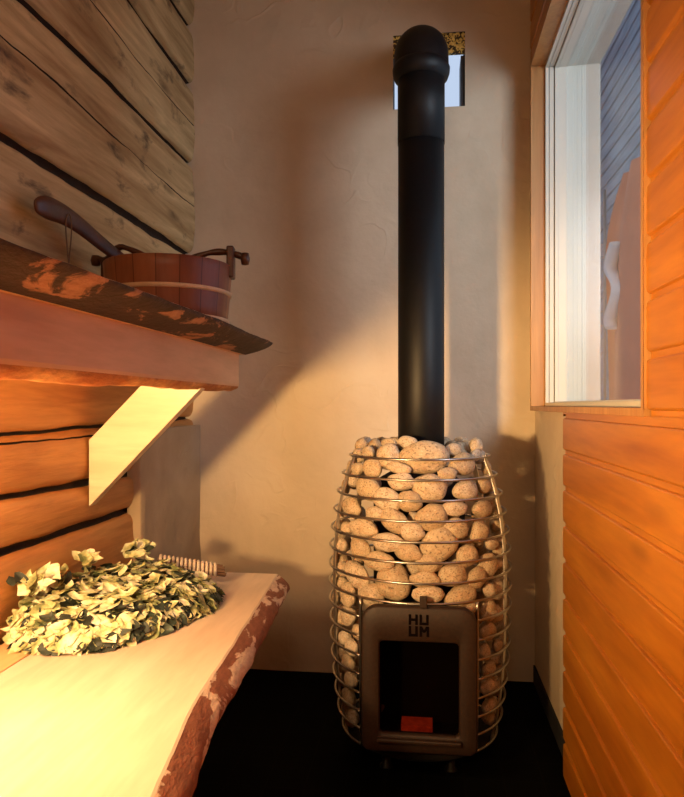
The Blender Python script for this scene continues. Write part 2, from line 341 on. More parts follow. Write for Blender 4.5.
for k in range(ny + 1):
    y = YB + (YF - YB) * k / ny
    sz = [-0.06] + [seam_z(q, y) for q in range(len(seams))] + [2.52]
    sw = [0.0] + [seam_w(q, y) for q in range(len(seams))] + [0.0]
    col = []; gp = []
    for q in range(len(sz) - 1):
        lo, hi = sz[q] + sw[q], sz[q + 1] - sw[q + 1]
        cz = sorted((crack_z(c, y), crack_w(c, y)) for c in cracks if c[1] == q)
        stops = [(lo, 0)]
        for z_, w_ in cz: stops += [(z_ - w_, 1), (z_ + w_, 0)]
        stops.append((hi, 0))
        def surf(z):
            t_ = min(1, max(0, (z - lo) / (hi - lo))); edge = 0.010 * (math.exp(-t_ * (hi - lo) / 0.006) + math.exp(-(1 - t_) * (hi - lo) / 0.006))
            return XL - 0.012 + 0.012 * (4 * t_ * (1 - t_)) ** 0.5 - edge + 0.004 * fbm(y * 1.6, z * 6, 1) + 0.0012 * fbm(y * 5, z * 40, 5)
        for (za, g_), (zb, _) in zip(stops, stops[1:]):
            if g_:
                zm = (za + zb) / 2
                for z_ in (za + (zb - za) * 0.2, zb - (zb - za) * 0.2): col.append((surf(zm) - 0.016, y, z_)); gp.append(1)
            else:
                n_ = 22 if len(stops) > 2 else 40
                for i in range(n_ + 1):
                    u_ = i / n_; u_ = u_ if False else (0.5 - 0.5 * math.cos(PI * u_)); z_ = za + (zb - za) * u_
                    col.append((surf(z_), y, z_)); gp.append(0)
        if q < len(sz) - 2:
            w_ = sw[q + 1]
            for z_ in (sz[q + 1] - w_ * 0.8, sz[q + 1], sz[q + 1] + w_ * 0.8): col.append((XL - 0.034 + 0.005 * fbm(y * 9, z_ * 30), y, z_)); gp.append(1)
    cols.append(col); isgap = gp
mb.grid(cols, 0, True); nc_ = len(isgap)
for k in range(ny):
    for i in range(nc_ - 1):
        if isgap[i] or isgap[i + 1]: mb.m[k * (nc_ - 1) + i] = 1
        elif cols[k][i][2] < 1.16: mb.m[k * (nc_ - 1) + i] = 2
mb.box(XL - 0.12, XL - 0.06, YB, YF + 0.1, -0.03, ZC, 1)
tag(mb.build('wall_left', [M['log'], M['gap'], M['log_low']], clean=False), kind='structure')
# whitewashed plaster on the lower left wall beside the corner, a finger thick, its edge towards the room
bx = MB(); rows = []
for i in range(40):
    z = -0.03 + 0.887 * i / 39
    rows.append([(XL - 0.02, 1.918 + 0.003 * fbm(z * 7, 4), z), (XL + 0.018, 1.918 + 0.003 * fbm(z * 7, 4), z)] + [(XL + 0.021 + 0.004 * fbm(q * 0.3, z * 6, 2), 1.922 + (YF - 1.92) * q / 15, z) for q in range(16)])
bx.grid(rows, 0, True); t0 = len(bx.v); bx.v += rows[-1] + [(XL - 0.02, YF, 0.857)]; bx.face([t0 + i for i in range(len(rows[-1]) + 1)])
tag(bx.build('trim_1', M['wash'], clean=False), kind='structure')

# right wall: plaster behind, profiled boards in front of it
WY0, WY1, WZ0, WZ1 = 1.166, 2.33, 0.925, 2.045       # the window opening
mb = MB()
x0, x1 = 0.378, 0.565
mb.box(x0, x1, YB - 0.1, YF + 0.12, -0.03, WZ0 - 0.014); mb.box(x0, x1, YB - 0.1, YF + 0.12, WZ1 + 0.014, ZC)
mb.box(x0, x1, YB - 0.1, WY0 - 0.014, WZ0 - 0.014, WZ1 + 0.014); mb.box(x0, x1, WY1 + 0.014, YF + 0.12, WZ0 - 0.014, WZ1 + 0.014)
tag(mb.build('wall_right', M['plaster']), kind='structure')
mb = MB()
PITCH = 0.0922
def board(z0, y0, y1, zt=None):
    """one tongue-and-groove board running along y; its far end shows the profile as a notch"""
    zt = zt or z0 + PITCH
    g = XR + 0.006
    p = [(0.378, z0), (g, z0), (g, z0 + 0.010), (XR + 0.0015, z0 + 0.0125), (XR, z0 + 0.015), (XR, zt - 0.004), (XR + 0.0015, zt - 0.0015), (g, zt), (0.378, zt)]
    mb.prism(p, 'y', y0, y1 - 0.007)
    d = 0.372
    p = [(0.378, z0), (d, z0), (d, z0 + 0.008), (g, z0 + 0.012), (XR + 0.002, z0 + 0.016), (XR + 0.001, z0 + 0.020), (XR + 0.001, zt - 0.010), (XR + 0.002, zt - 0.006), (g, zt - 0.003), (d, zt), (0.378, zt)]
    mb.prism(p, 'y', y1 - 0.007, y1)
z = 0.897
k = 0
while z - PITCH > 0.05:
    z -= PITCH; board(z, YB, 1.824)
board(-0.03, YB, 1.822, z)
board(0.897, YB, 1.824, WZ0 - 0.014)
z = WZ0 - 0.014
while z < ZC - 0.02:
    zt = min(z + PITCH, ZC)
    if zt <= WZ1: board(z, YB, WY0 - 0.014, zt); board(z, WY1 + 0.014, 2.375, zt)
    elif z > WZ1: board(z, YB, 2.375, zt)
    else: board(z, YB, WY0 - 0.014, zt); board(z, WY1 + 0.014, 2.375, zt); board(WZ1 + 0.014, WY0 - 0.014, WY1 + 0.014, zt)
    z = zt
tag(mb.build('trim_2', M['panel'], clean=False), kind='structure')
tag(MB().box(0.372, 0.378, 1.824, YF, -0.03, 0.03).build('baseboard_right', M['soot']), kind='structure')

# window on the right
win = empty('window_1', (XR, (WY0 + WY1) / 2, WZ0)); tag(win, kind='structure')
ox, oy, oz = win.location
def wbox(name, boxes, mt, parent=win, bevel=0.0):
    mb = MB()
    for b_ in boxes: mb.box(b_[0] - ox, b_[1] - ox, b_[2] - oy, b_[3] - oy, b_[4] - oz, b_[5] - oz)
    return mb.build(name, mt, parent, bevel=bevel, segs=2)
T = 0.014
wbox('lining', [(0.346, 0.391, WY0 - T, WY1 + T, WZ0 - T, WZ0), (0.346, 0.391, WY0 - T, WY1 + T, WZ1, WZ1 + T), (0.346, 0.391, WY0 - T, WY0, WZ0, WZ1), (0.346, 0.391, WY1, WY1 + T, WZ0, WZ1)], M['lining'], bevel=0.001)
def ring_boxes(x0, x1, ins, wd):
    a, b_, c_, d_ = WY0 + ins, WY1 - ins, WZ0 + ins, WZ1 - ins
    return [(x0, x1, a, b_, c_, c_ + wd), (x0, x1, a, b_, d_ - wd, d_), (x0, x1, a, a + wd, c_ + wd, d_ - wd), (x0, x1, b_ - wd, b_, c_ + wd, d_ - wd)]
fr_ = wbox('frame', ring_boxes(0.391, 0.402, 0.000, 0.012) + ring_boxes(0.404, 0.418, 0.0, 0.010) + ring_boxes(0.420, 0.432, 0.0, 0.016) + ring_boxes(0.432, 0.462, 0.0, 0.012), M['pvc'], bevel=0.0012)
wbox('gasket', ring_boxes(0.402, 0.404, 0.0, 0.006) + ring_boxes(0.418, 0.420, 0.0, 0.007), M['gasket'])
wbox('glass_pane', [(0.455, 0.459, WY0 + 0.011, WY1 - 0.011, WZ0 + 0.011, WZ1 - 0.011)], M['glass'])
wbox('outer_reveal', ring_boxes(0.462, 0.565, 0.0, 0.008), M['pvc'])
# strand board in the top of the flue opening
tag(MB().box(HX1 - 0.014, HX1, YF + 0.012, YF + 0.11, HZ0, 2.16).build('trim_4', M['gasket']), kind='structure')
tag(MB().box(HX0, HX1, YF + 0.004, YF + 0.018, 2.166, HZ1).build('trim_3', M['osb']), kind='structure')

# ------------------------------------------------------------------ outdoors, seen through the glass
tag(MB().box(-8, 14, YF + 0.2, 22, -0.35, -0.30).build('ground', M['snow']), kind='structure')
tag(MB().box(0.60, 14, -8, YF + 0.2, -0.35, -0.30).build('ground', M['snow']), kind='structure')
mb = MB()
for i in range(41): mb.prism([(2.6, -0.3 + i * 0.2), (2.57, -0.3 + i * 0.2), (2.585, -0.3 + i * 0.2 + 0.19), (2.6, -0.3 + i * 0.2 + 0.19)], 'y', 5.0, 14.0)
mb.box(2.6, 2.75, 5.0, 14.0, -0.3, 8.0)
ob = mb.build('outbuilding', M['clad']); ob.location = (0, 0, 0)
tag(ob, 'blue-grey timber-clad outbuilding seen blurred through the window glass', 'building')
# banner
ban = empty('feather_banner', (1.22, 4.12, -0.3)); tag(ban, 'orange-red feather banner with a white squiggle, standing outside the window', 'banner')
rows = []
for i in range(25):
    z = 0.5 + 2.15 * i / 24; wd = 0.78 * (1 - max(0, (z - 2.2)) ** 2 * 3)
    rows.append([(0.03 * math.sin(q * 0.9 + z), -0.02 + q * wd / 8 , z) for q in range(9)])
MB().grid(rows, 0, True).build('cloth', M['orange'], ban)
MB().tube([(0, 0.78, 0), (0, 0.78, 2.7)], 0.010, 8).build('pole', M['steel'], ban)
MB().box(-0.15, 0.15, 0.60, 0.96, 0, 0.03).build('base', M['black'], ban)
sq = [(-0.035, 0.40 + 0.09 * math.sin(t_ * 2 * PI * 1.5 + 0.6), 1.72 + t_ * 0.52) for t_ in [i / 24 for i in range(25)]]
MB().tube(sq, [0.045] * 25, 8, flat=0.3).build('squiggle', M['white'], ban)

# ------------------------------------------------------------------ benches
def live_edge(yy, k): return 0.010 * fbm(yy * 2.2, k) + 0.004 * fbm(yy * 9, k + 3)
def interp(t, pts):
    for (a, va), (b_, vb) in zip(pts, pts[1:]):
        if a <= t <= b_: return va + (vb - va) * (t - a) / (b_ - a)
    return pts[0][1] if t < pts[0][0] else pts[-1][1]
lb = empty('lower_bench', (-0.6, 0.4, 0.0)); tag(lb, 'low pale live-edge wooden bench carrying the birch whisk', 'bench')
LB = Vector(lb.location)
edge = [(-1.0, -0.30), (0.5, -0.30), (0.80, -0.325), (1.04, -0.357), (1.3, -0.372), (1.6, -0.388), (1.885, -0.407)]
ys = [-1.0 + 2.885 * i / 150 for i in range(151)]
ZT = 0.46
def seam_x(y): return -0.742 + 0.02 * (1.3 - y) * 0.0
def loc3(p, o): return (p[0] - o[0], p[1] - o[1], p[2] - o[2])
rows = []
for y in ys:
    xe = interp(y, edge) + live_edge(y, 2) * 0.5
    sx = seam_x(y) + 0.002
    rows.append([loc3(p, LB) for p in ((sx, y, ZT - 0.045), (sx, y, ZT - 0.001), (sx + 0.002, y, ZT), ((sx + xe) / 2, y, ZT), (xe - 0.004, y, ZT), (xe, y, ZT - 0.002))])
mb = MB(); mb.grid(rows, 0, False)
for r_ in (rows[0], rows[-1]):
    b0 = len(mb.v); y_ = r_[0][1]; mb.v += r_ + [(r_[-1][0], y_, r_[0][2])]; mb.face([b0 + i for i in range(len(r_) + 1)])
seat = mb.build('seat_plank', M['pale'], lb, clean=False)
rows = []
for y in ys:
    xe = interp(y, edge) + live_edge(y, 2) * 0.5; r = []
    for q in range(9):
        a = q / 8; out = 0.032 * math.sin(a * PI * 0.72) + 0.004 * fbm(y * 14, a * 3, 8) * (1 if 0 < q < 8 else 0.3)
        r.append(loc3((xe + out, y, ZT - 0.002 - 0.052 * a), LB))
    r.append(loc3((seam_x(y) + 0.002, y, ZT - 0.054), LB)); rows.append(r)
mb = MB(); mb.grid(rows, 0, True)
b0 = len(mb.v); mb.v += rows[-1][:9] + [(rows[-1][0][0], rows[-1][0][1], rows[-1][8][2])]; mb.face([b0 + i for i in range(10)])
mb.build('bark_edge', M['bark_low'], lb, clean=False)['label'] = 'reddish bark edge with pale bare patches'
MB().box(XL + 0.012 - LB.x, seam_x(0) - 0.003 - LB.x, -1.0 - LB.y, 1.885 - LB.y, ZT - 0.045, ZT - 0.001).build('rear_plank', M['pale2'], lb, bevel=0.002)['label'] = 'orange-toned rear plank'
for y_ in (-0.6, 0.9, 1.82):
    MB().box(XL + 0.01 - LB.x, -0.46 - LB.x, y_ - LB.y - 0.02, y_ - LB.y + 0.02, ZT - 0.12, ZT - 0.054).build('bearer', M['pale2'], lb)
    MB().box(-0.78 - LB.x, -0.74 - LB.x, y_ - LB.y - 0.02, y_ - LB.y + 0.02, -0.03, ZT - 0.12).build('leg', M['pale2'], lb)

ub = empty('upper_bench', (-0.6, 0.4, 0.95)); tag(ub, 'high wall bench with dark bark edge, pink board front and diagonal brace, carrying the bucket', 'bench')
UB = Vector(ub.location)
ys = [-1.0 + 2.965 * i / 170 for i in range(171)]
rows = []; brk = []
for y in ys:
    e = -0.432 + 0.010 * fbm(y * 2.6, 12) + 0.004 * fbm(y * 9, 4); tz = 1.112 + 0.002 * fbm(y * 3, 5) - 0.012 * max(0, (1.3 - y))
    bz = 1.078 - 0.006 * max(0, 1.4 - y); rb = -0.520
    rows.append([loc3(p, UB) for p in ((XL + 0.005, y, bz), (XL + 0.005, y, tz), (-0.7, y, tz), (e - 0.008, y, tz), (e - 0.003, y, tz - 0.002))])
    r = []
    for q in range(9):
        a = q / 8; x = e - 0.003 + (rb - e + 0.003) * a ** 1.5 + 0.006 * math.sin(a * PI); z_ = tz - 0.002 + (bz - tz) * a
        r.append(loc3((x + 0.004 * fbm(y * 16, a * 3, 2) * math.sin(a * PI), y, z_), UB))
    r.append(loc3((XL + 0.005, y, bz), UB)); brk.append(r)
mb = MB(); mb.grid(rows, 0, False); b0 = len(mb.v); mb.v += rows[-1] + [brk[-1][8]]; mb.face([b0 + i for i in range(6)])
mb.build('seat_plank', M['pale'], ub, clean=False)
mb = MB(); mb.grid([r[:9] for r in brk], 0, True); nbk = len(mb.f)
b0 = len(mb.v); mb.v += brk[-1][:9]; mb.face([b0 + i for i in range(9)])
mb.build('bark_edge', M['bark_up'], ub, clean=False)['label'] = 'dark brown bark edge with a few bare patches'
MB().grid([[r[8], r[9]] for r in brk], 0, False).build('underside', M['pale2'], ub, clean=False)
# front board and its waney lower edge
ftop = lambda y: 1.077 - 0.006 * max(0, 1.4 - y)
rows = []
for y in ys[:-2]:
    if y > 1.945: break
    rows.append([loc3(p, UB) for p in ((-0.565, y, ftop(y)), (-0.53, y, ftop(y)), (-0.530, y, 0.989), (-0.532, y, 0.983 - 0.006 * max(0, 1 - y)))])
mb = MB(); mb.grid(rows, 0, False); b0 = len(mb.v); q_ = rows[-1]; mb.v += [q_[0], q_[1], q_[3], (q_[0][0], q_[0][1], q_[3][2])]; mb.face([b0, b0 + 1, b0 + 2, b0 + 3])
mb.build('front_board', M['fascia'], ub, clean=False)['label'] = 'smooth pinkish front board'
rows2 = []
for r in rows:
    y = r[0][1] + UB.y; dz = 0.016 + 0.008 * max(0, 1.4 - y) + 0.006 * fbm(y * 5, 9); p = r[3]; rr = []
    for q in range(6):
        a = q / 5; rr.append((p[0] - 0.022 * a ** 1.4 + 0.003 * fbm(y * 13, a * 2, 4) * (q > 0), p[1], p[2] - dz * a ** 0.8))
    rr.append((r[0][0], p[1], p[2] - dz)); rr.append((r[0][0], p[1], r[0][2])); rows2.append(rr)
mb = MB(); mb.grid(rows2, 0, True); b0 = len(mb.v); mb.v += rows2[-1]; mb.face([b0 + i for i in range(8)])
mb.build('waney_edge', M['waney'], ub, clean=False)['label'] = 'orange waney lower edge of the front board'
# brace
mb = MB(); bp = [(XL + 0.004, 0.675), (-0.541, 0.976), (-0.541, 0.984), (-0.694, 0.984), (XL + 0.004, 0.842)]
mb.prism([(p[0] - UB.x, p[1] - UB.z) for p in bp], 'y', 1.64 - UB.y, 1.675 - UB.y)
mb.build('brace', M['brace'], ub, bevel=0.0015)['label'] = 'pale diagonal wall brace'
# ledger the brace and board bear on
MB().box(XL + 0.005 - UB.x, -0.545 - UB.x, 1.64 - UB.y, 1.675 - UB.y, 0.984 - UB.z, 1.076 - UB.z).build('bearer', M['pale2'], ub)

# ------------------------------------------------------------------ bucket
BC = Vector((-0.624, 1.63, 1.113))
bk = empty('sauna_bucket', BC); tag(bk, 'reddish-brown stave bucket with two pale hoops and a branch handle on the upper bench', 'bucket')
BH = 0.157
def brad(z): return 0.141 + 0.013 * z / BH
mb = MB(); n = 36
prof = [(brad(0) - 0.012, 0.012), (brad(0) - 0.012, 0.0), (brad(0), 0.0), (brad(0.05), 0.05), (brad(0.1), 0.1), (brad(0.13), 0.13), (brad(BH), BH - 0.002), (brad(BH) - 0.002, BH), (brad(BH) - 0.012, BH), (brad(0.1) - 0.014, 0.1), (brad(0.02) - 0.014, 0.014), (0.0, 0.014)]
mb.lathe(prof, 72); mb.build('staves', M['stave'], bk)
for zc_, w_ in ((0.088, 0.011), (0.022, 0.011)):
    MB().lathe([(brad(zc_) - 0.001, zc_ - w_ / 2), (brad(zc_) + 0.004, zc_ - w_ / 2 + 0.002), (brad(zc_) + 0.0045, zc_ + w_ / 2 - 0.002), (brad(zc_) - 0.001, zc_ + w_ / 2)], 72).build('hoop', M['hoop'], bk)
# two ear staves, the right one with a peg; the bail is a thin crooked branch lying across
ea = math.radians(8)
for sgn in (1, -1):
    er = brad(BH) - 0.006
    ex, ey = sgn * er * math.cos(ea), sgn * er * math.sin(ea)
    mb = MB(); mb.box(-0.009, 0.009, -0.02, 0.02, BH - 0.03, BH + (0.048 if sgn > 0 else 0.012)); e_ = mb.build('ear', M['dwood'], bk, bevel=0.004)
    e_.location = (ex + sgn * 0.004, ey, 0); e_.rotation_euler = (0, 0, ea)
pts = [(-0.175, -0.02, BH + 0.018), (-0.150, -0.02, BH + 0.014), (-0.12, -0.02, BH + 0.050), (-0.09, -0.02, BH + 0.040), (-0.05, -0.018, BH + 0.020), (-0.01, -0.015, BH + 0.012), (0.04, -0.012, BH + 0.010), (0.075, -0.006, BH + 0.020), (0.10, 0.0, BH + 0.031), (0.13, 0.01, BH + 0.035), (0.158, 0.02, BH + 0.032), (0.182, 0.022, BH + 0.022)]
def smooth_pts(p, it=2):
    for _ in range(it):
        q = [p[0]]
        for a, b_ in zip(p, p[1:]):
            q.append(tuple(a[i] * 0.75 + b_[i] * 0.25 for i in range(3))); q.append(tuple(a[i] * 0.25 + b_[i] * 0.75 for i in range(3)))
        q.append(p[-1]); p = q
    return p
pp = smooth_pts(pts); MB().tube(pp, [0.0075 + 0.0012 * math.sin(i * 0.9) for i in range(len(pp))], 10).build('bail', M['dwood'], bk)['label'] = 'crooked dark branch handle'
MB().lathe([(0, -0.016), (0.009, -0.014), (0.012, 0), (0.009, 0.014), (0, 0.016)], 14, (0.186, 0.022, BH + 0.018)).build('peg', M['dwood'], bk)
MB().lathe([(0, -0.014), (0.010, -0.012), (0.013, 0), (0.010, 0.012), (0, 0.014)], 14, (-0.178, -0.02, BH + 0.014)).build('peg', M['dwood'], bk)

# ladle: broad curved handle lying along the wall, its cup down inside the bucket
ld = empty('ladle', (-0.74, 1.60, 1.326)); LD = Vector(ld.location)
tag(ld, 'dark red wooden ladle with a broad curved handle, resting in the bucket', 'ladle')
pts = smooth_pts([(-0.800, 1.325, 1.348), (-0.796, 1.36, 1.356), (-0.79, 1.42, 1.357), (-0.780, 1.48, 1.345), (-0.762, 1.55, 1.318), (-0.738, 1.61, 1.293), (-0.715, 1.64, 1.278)])
pl = [(p[0] - LD.x, p[1] - LD.y, p[2] - LD.z) for p in pts]; k = len(pl)
def lr(t): return 0.004 + 0.021 * min(1.0, t / 0.20) ** 0.6 * (1 - 0.62 * max(0, (t - 0.25) / 0.75))
MB().tube(pl, [lr(i / (k - 1)) for i in range(k)], 16, flat=0.36, up=(1, 0, 0.0)).build('handle', M['dwood'], ld)
MB().lathe([(0, -0.05), (0.03, -0.046), (0.044, -0.02), (0.046, 0.0), (0.043, 0.0), (0.04, -0.02), (0.026, -0.04), (0, -0.043)], 24, (-0.69 - LD.x, 1.655 - LD.y, 1.235 - LD.z)).build('cup', M['dwood'], ld)
MB().tube([(pl[-1][0], pl[-1][1], pl[-1][2]), (-0.70 - LD.x, 1.65 - LD.y, 1.245 - LD.z)], 0.008, 8).build('neck', M['dwood'], ld)
lp = []
for i in range(25):
    a = 2 * PI * i / 24; lp.append((-0.778 - LD.x + 0.004 * math.sin(a * 2), 1.42 - LD.y + 0.014 * math.sin(a) * (0.7 - 0.4 * math.cos(a)), 1.302 - LD.z + 0.055 * math.cos(a)))
MB().tube(lp[:-1], 0.0016, 6, closed=True).build('hanging_cord', M['cord'], ld)['label'] = 'thin hanging cord loop'
ld.location = LD + Vector((0.008, 0.0, -0.011))

# ------------------------------------------------------------------ birch whisk
WK = Vector((-0.70, 1.50, ZT))
wk = empty('birch_whisk', WK); tag(wk, 'dried leafy birch whisk with a twine-bound handle lying on the lower bench', 'whisk')
mb = MB()
rnd = random.Random(5)
def leaf(mb, p, nrm, az, ln, wd, m, curl):
    nrm = Vector(nrm).normalized(); t = Vector((math.cos(az), math.sin(az), 0)); t = (t - nrm * t.dot(nrm)).normalized(); s_ = nrm.cross(t)
    prof = [(0, 0.02), (0.12, 0.55), (0.34, 1.0), (0.55, 0.86), (0.78, 0.46), (1.0, 0.02)]
    rows = []
    for a, w_ in prof:
        rr = []
        for q in (-1, -0.5, 0, 0.5, 1):
            jag = 1 + 0.3 * rnd.uniform(-1, 1) * (abs(q) == 1)
            rr.append(Vector(p) + t * (a - 0.5) * ln + s_ * q * w_ * wd / 2 * jag + nrm * (curl * ln * ((a - 0.5) ** 2 * 1.6 - 0.15) + abs(q) * w_ * wd * curl * 0.5 + rnd.uniform(-0.001, 0.001)))
        rows.append(rr)
    mb.grid(rows, m, True)
# the fan of leaves lies flat, its long axis running from the handle towards the near left
AX, HT = math.radians(20), 0.084
A, B_ = 0.195, 0.255
def put(a, b_):   # a across, b_ along
    return (0.006 + a * math.cos(AX) + b_ * math.sin(AX), -0.022 - a * math.sin(AX) + b_ * math.cos(AX))
def rr_(a, b_): return abs(a / A) ** 2.6 + abs(b_ / B_) ** 2.6
cnt = 0; tries = 0
while cnt < 2000 and tries < 60000:
    tries += 1
    a, b_ = rnd.uniform(-A, A), rnd.uniform(-B_, B_); r = rr_(a, b_)
    if r > 1: continue
    x, y = put(a, b_)
    if x < -0.112: continue
    if rnd.random() > 0.4 + 0.6 * r: continue
    h = HT * max(0.04, 1 - r ** 1.3) ** 0.5 * (1 + 0.25 * fbm(x * 9, y * 9)); lay = rnd.uniform(0.1, 1.0) ** 0.7
    g = Vector((math.cos(AX) * a / A + math.sin(AX) * b_ / B_, -math.sin(AX) * a / A + math.cos(AX) * b_ / B_, 0)) * (0.10 + 1.5 * r ** 3)
    nn = Vector((g.x + rnd.gauss(0, 0.22), g.y + rnd.gauss(0, 0.22), 1.0))
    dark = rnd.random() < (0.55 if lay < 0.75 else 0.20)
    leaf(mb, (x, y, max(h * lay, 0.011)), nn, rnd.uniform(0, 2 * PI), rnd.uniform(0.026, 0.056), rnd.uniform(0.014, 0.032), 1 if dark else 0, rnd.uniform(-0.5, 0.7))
    cnt += 1
for zz, ss in ((0.010, 0.92), (0.040, 0.84), (0.062, 0.68)):
    b0 = len(mb.v)
    for q in range(32):
        x, y = put(A * ss * math.cos(q * PI / 16), B_ * ss * math.sin(q * PI / 16)); mb.v.append((max(-0.118, x), y, zz))
    mb.face([b0 + q for q in range(32)], 1)
for (cx_, cy_, n_) in ((-0.035, 0.20, 18), (-0.10, -0.17, 18), (-0.095, -0.09, 10), (-0.09, 0.06, 10)):
    for i in range(n_):
        leaf(mb, (cx_ + rnd.gauss(0, 0.02), cy_ + rnd.gauss(0, 0.02), 0.085 + rnd.uniform(0, 0.03)), (rnd.gauss(0, 0.5), -0.7, 0.5 + rnd.random()), rnd.uniform(0, 2 * PI), rnd.uniform(0.032, 0.05), rnd.uniform(0.022, 0.034), 1 if rnd.random() < 0.2 else 0, rnd.uniform(0, 0.6))
lv = mb.build('leaves', [M['leaf'], M['leaf_dark']], wk, clean=False); lv['kind'] = 'stuff'
# handle: twigs under a spiral of twine
h0, h1 = Vector((0.02, 0.205, 0.062)), Vector((0.170, 0.245, 0.040))
mb = MB(); 
for i in range(9):
    a = 2 * PI * i / 8; rr = 0.0 if i == 8 else 0.011
    off = Vector((-0.6 * math.cos(a), 0.8 * math.cos(a), math.sin(a))) * rr
    mb.tube([h0 + off, h1 + off + (h1 - h0).normalized() * rnd.uniform(0.0, 0.014)], 0.0045, 7)
hd = mb.build('handle', M['twig'], wk)
mb = MB(); sp_ = []
dr_ = (h1 - h0); dn = dr_.normalized(); a1_ = Vector((0, 0, 1)).cross(dn).normalized(); b1_ = dn.cross(a1_)
for i in range(18 * 14 + 1):
    t_ = i / (18 * 14); an = i * 2 * PI / 18; r_ = 0.0205 * (1 - 0.30 * t_) + 0.001 * math.sin(i * 0.7)
    sp_.append(h0 + dr_ * (0.0 + 0.96 * t_) + a1_ * math.cos(an) * r_ + b1_ * math.sin(an) * r_)
mb.tube(sp_, 0.0042, 6); mb.build('twine_binding', M['twine'], wk)['label'] = 'pale twine wound round the handle'

# ------------------------------------------------------------------ the stove
SX, SY = -0.017, 1.96
st = empty('wood_stove', (SX, SY, 0)); tag(st, 'wood-burning sauna stove, black firebox in a round wire cage with a black flue pipe', 'stove')
ZR = [0.93 - 0.1399 - 0.0501 * k for k in range(16)]
RR = [0.195, 0.215, 0.229, 0.239, 0.246, 0.25, 0.252, 0.2515, 0.251, 0.250, 0.249, 0.246, 0.242, 0.236, 0.228, 0.215]
def RAD(z):
    pts = sorted(zip(ZR, RR)); return interp(z, pts)
A_OPEN = math.asin(0.148 / 0.25)        # half angle of the gap in the lower rings where the door sits
def on_ring(r, a, z): return (r * math.sin(a), -r * math.cos(a), z)
wire = 0.0033
for k, (z_, r_) in enumerate(zip(ZR, RR)):
    mb = MB()
    if k <= 7: mb.tube([on_ring(r_, 2 * PI * q / 96, z_) for q in range(96)], wire, 8, closed=True)
    else:
        a0 = math.asin(0.147 / r_); mb.tube([on_ring(r_, a0 + (2 * PI - 2 * a0) * q / 84, z_) for q in range(85)], wire, 8)
    mb.build('cage_ring', M['steel'], st)
# flat upright ribs inside the rings
for deg in (68, 128, 232, 292):
    a = math.radians(deg); mb = MB(); rows = []
    for i in range(31):
        z_ = 0.034 + (ZR[0] + 0.004 - 0.034) * i / 30; r_ = RAD(z_) - wire - 0.0008; da = 0.011 / r_
        rows.append([on_ring(r_, a - da, z_), on_ring(r_, a + da, z_), on_ring(r_ - 0.003, a + da, z_), on_ring(r_ - 0.003, a - da, z_)])
    mb.grid(rows, 0, False, True); mb.build('cage_rib', M['strip'], st)
# upright rods on both sides of the door
for s_ in (-1, 1):
    pts = []
    for i in range(20):
        z_ = ZR[15] + (ZR[7] - ZR[15]) * i / 19; r_ = RAD(z_); xx = 0.147 * s_; pts.append((xx, -math.sqrt(r_ * r_ - xx * xx), z_))
    MB().tube(pts, 0.0042, 8).build('door_rod', M['steel'], st)
# firebox body, base ring, feet
mb = MB(); mb.lathe([(0, 0.05), (0.128, 0.05), (0.128, 0.68), (0.118, 0.72), (0.066, 0.75), (0.0, 0.75)], 48)
mb.build('firebox', M['soot'], st)
MB().lathe([(0, 0.028), (RR[15] - 0.01, 0.028), (RR[15] - 0.006, 0.040), (0, 0.040)], 64).build('base_plate', M['soot'], st)
for a in (0.6, -0.6, 2.5, -2.5): MB().lathe([(0, -0.03), (0.018, -0.03), (0.018, -0.026), (0.011, -0.022), (0.011, 0.029), (0, 0.029)], 16, on_ring(0.15, a, 0)).build('foot', M['black'], st)
# door tunnel and the cast frame in front of it
FY = -0.268   # local y of the frame's front face
mb = MB()
tx0, tx1, tz0, tz1 = -0.098, 0.104, 0.096, 0.365
mb.grid([[(tx0, y_, tz0), (tx1, y_, tz0), (tx1, y_, tz1), (tx0, y_, tz1)] for y_ in (FY + 0.018, -0.11)], 0, False, True)
b0 = len(mb.v); mb.v += [(tx0, -0.129, tz0), (tx1, -0.129, tz0), (tx1, -0.129, tz1), (tx0, -0.129, tz1)]; mb.face([b0, b0 + 1, b0 + 2, b0 + 3])
mb.build('door_tunnel', M['soot'], st, clean=False)
def rrect(x0, x1, z0, z1, rt, rb, n=8):
    p = []
    for (cx_, cz_, a0, r_) in ((x1 - rt, z1 - rt, 0, rt), (x0 + rt, z1 - rt, 90, rt), (x0 + rb, z0 + rb, 180, rb), (x1 - rb, z0 + rb, 270, rb)):
        for q in range(n + 1): a = math.radians(a0 + 90 * q / n); p.append((cx_ + r_ * math.cos(a), cz_ + r_ * math.sin(a)))
    return p
def frame_ring(mb, o_, i_, y0, y1, bev=0.006):
    n_ = len(o_)
    def ins(poly, d, cx_, cz_): return [(x + (cx_ - x) * d / max(0.01, math.hypot(cx_ - x, cz_ - z)), z + (cz_ - z) * d / max(0.01, math.hypot(cx_ - x, cz_ - z))) for x, z in poly]
    cx_, cz_ = sum(p[0] for p in o_) / n_, sum(p[1] for p in o_) / n_
    loops = [(o_, y1), (o_, y0 + bev), (ins(o_, bev * 0.3, cx_, cz_), y0 + bev * 0.4), (ins(o_, bev, cx_, cz_), y0), (ins(i_, -bev, cx_, cz_), y0), (ins(i_, -bev * 0.3, cx_, cz_), y0 + bev * 0.4), (i_, y0 + bev), (i_, y1)]
    mb.grid([[(p[0], y_, p[1]) for p in lp_] for lp_, y_ in loops + [loops[0]]], 0, True, True)
mb = MB(); frame_ring(mb, rrect(-0.139, 0.143, 0.078, 0.437, 0.042, 0.02), rrect(-0.094, 0.099, 0.124, 0.350, 0.010, 0.010), FY, FY + 0.02, 0.007)
door = mb.build('door', M['cast'], st, clean=False)
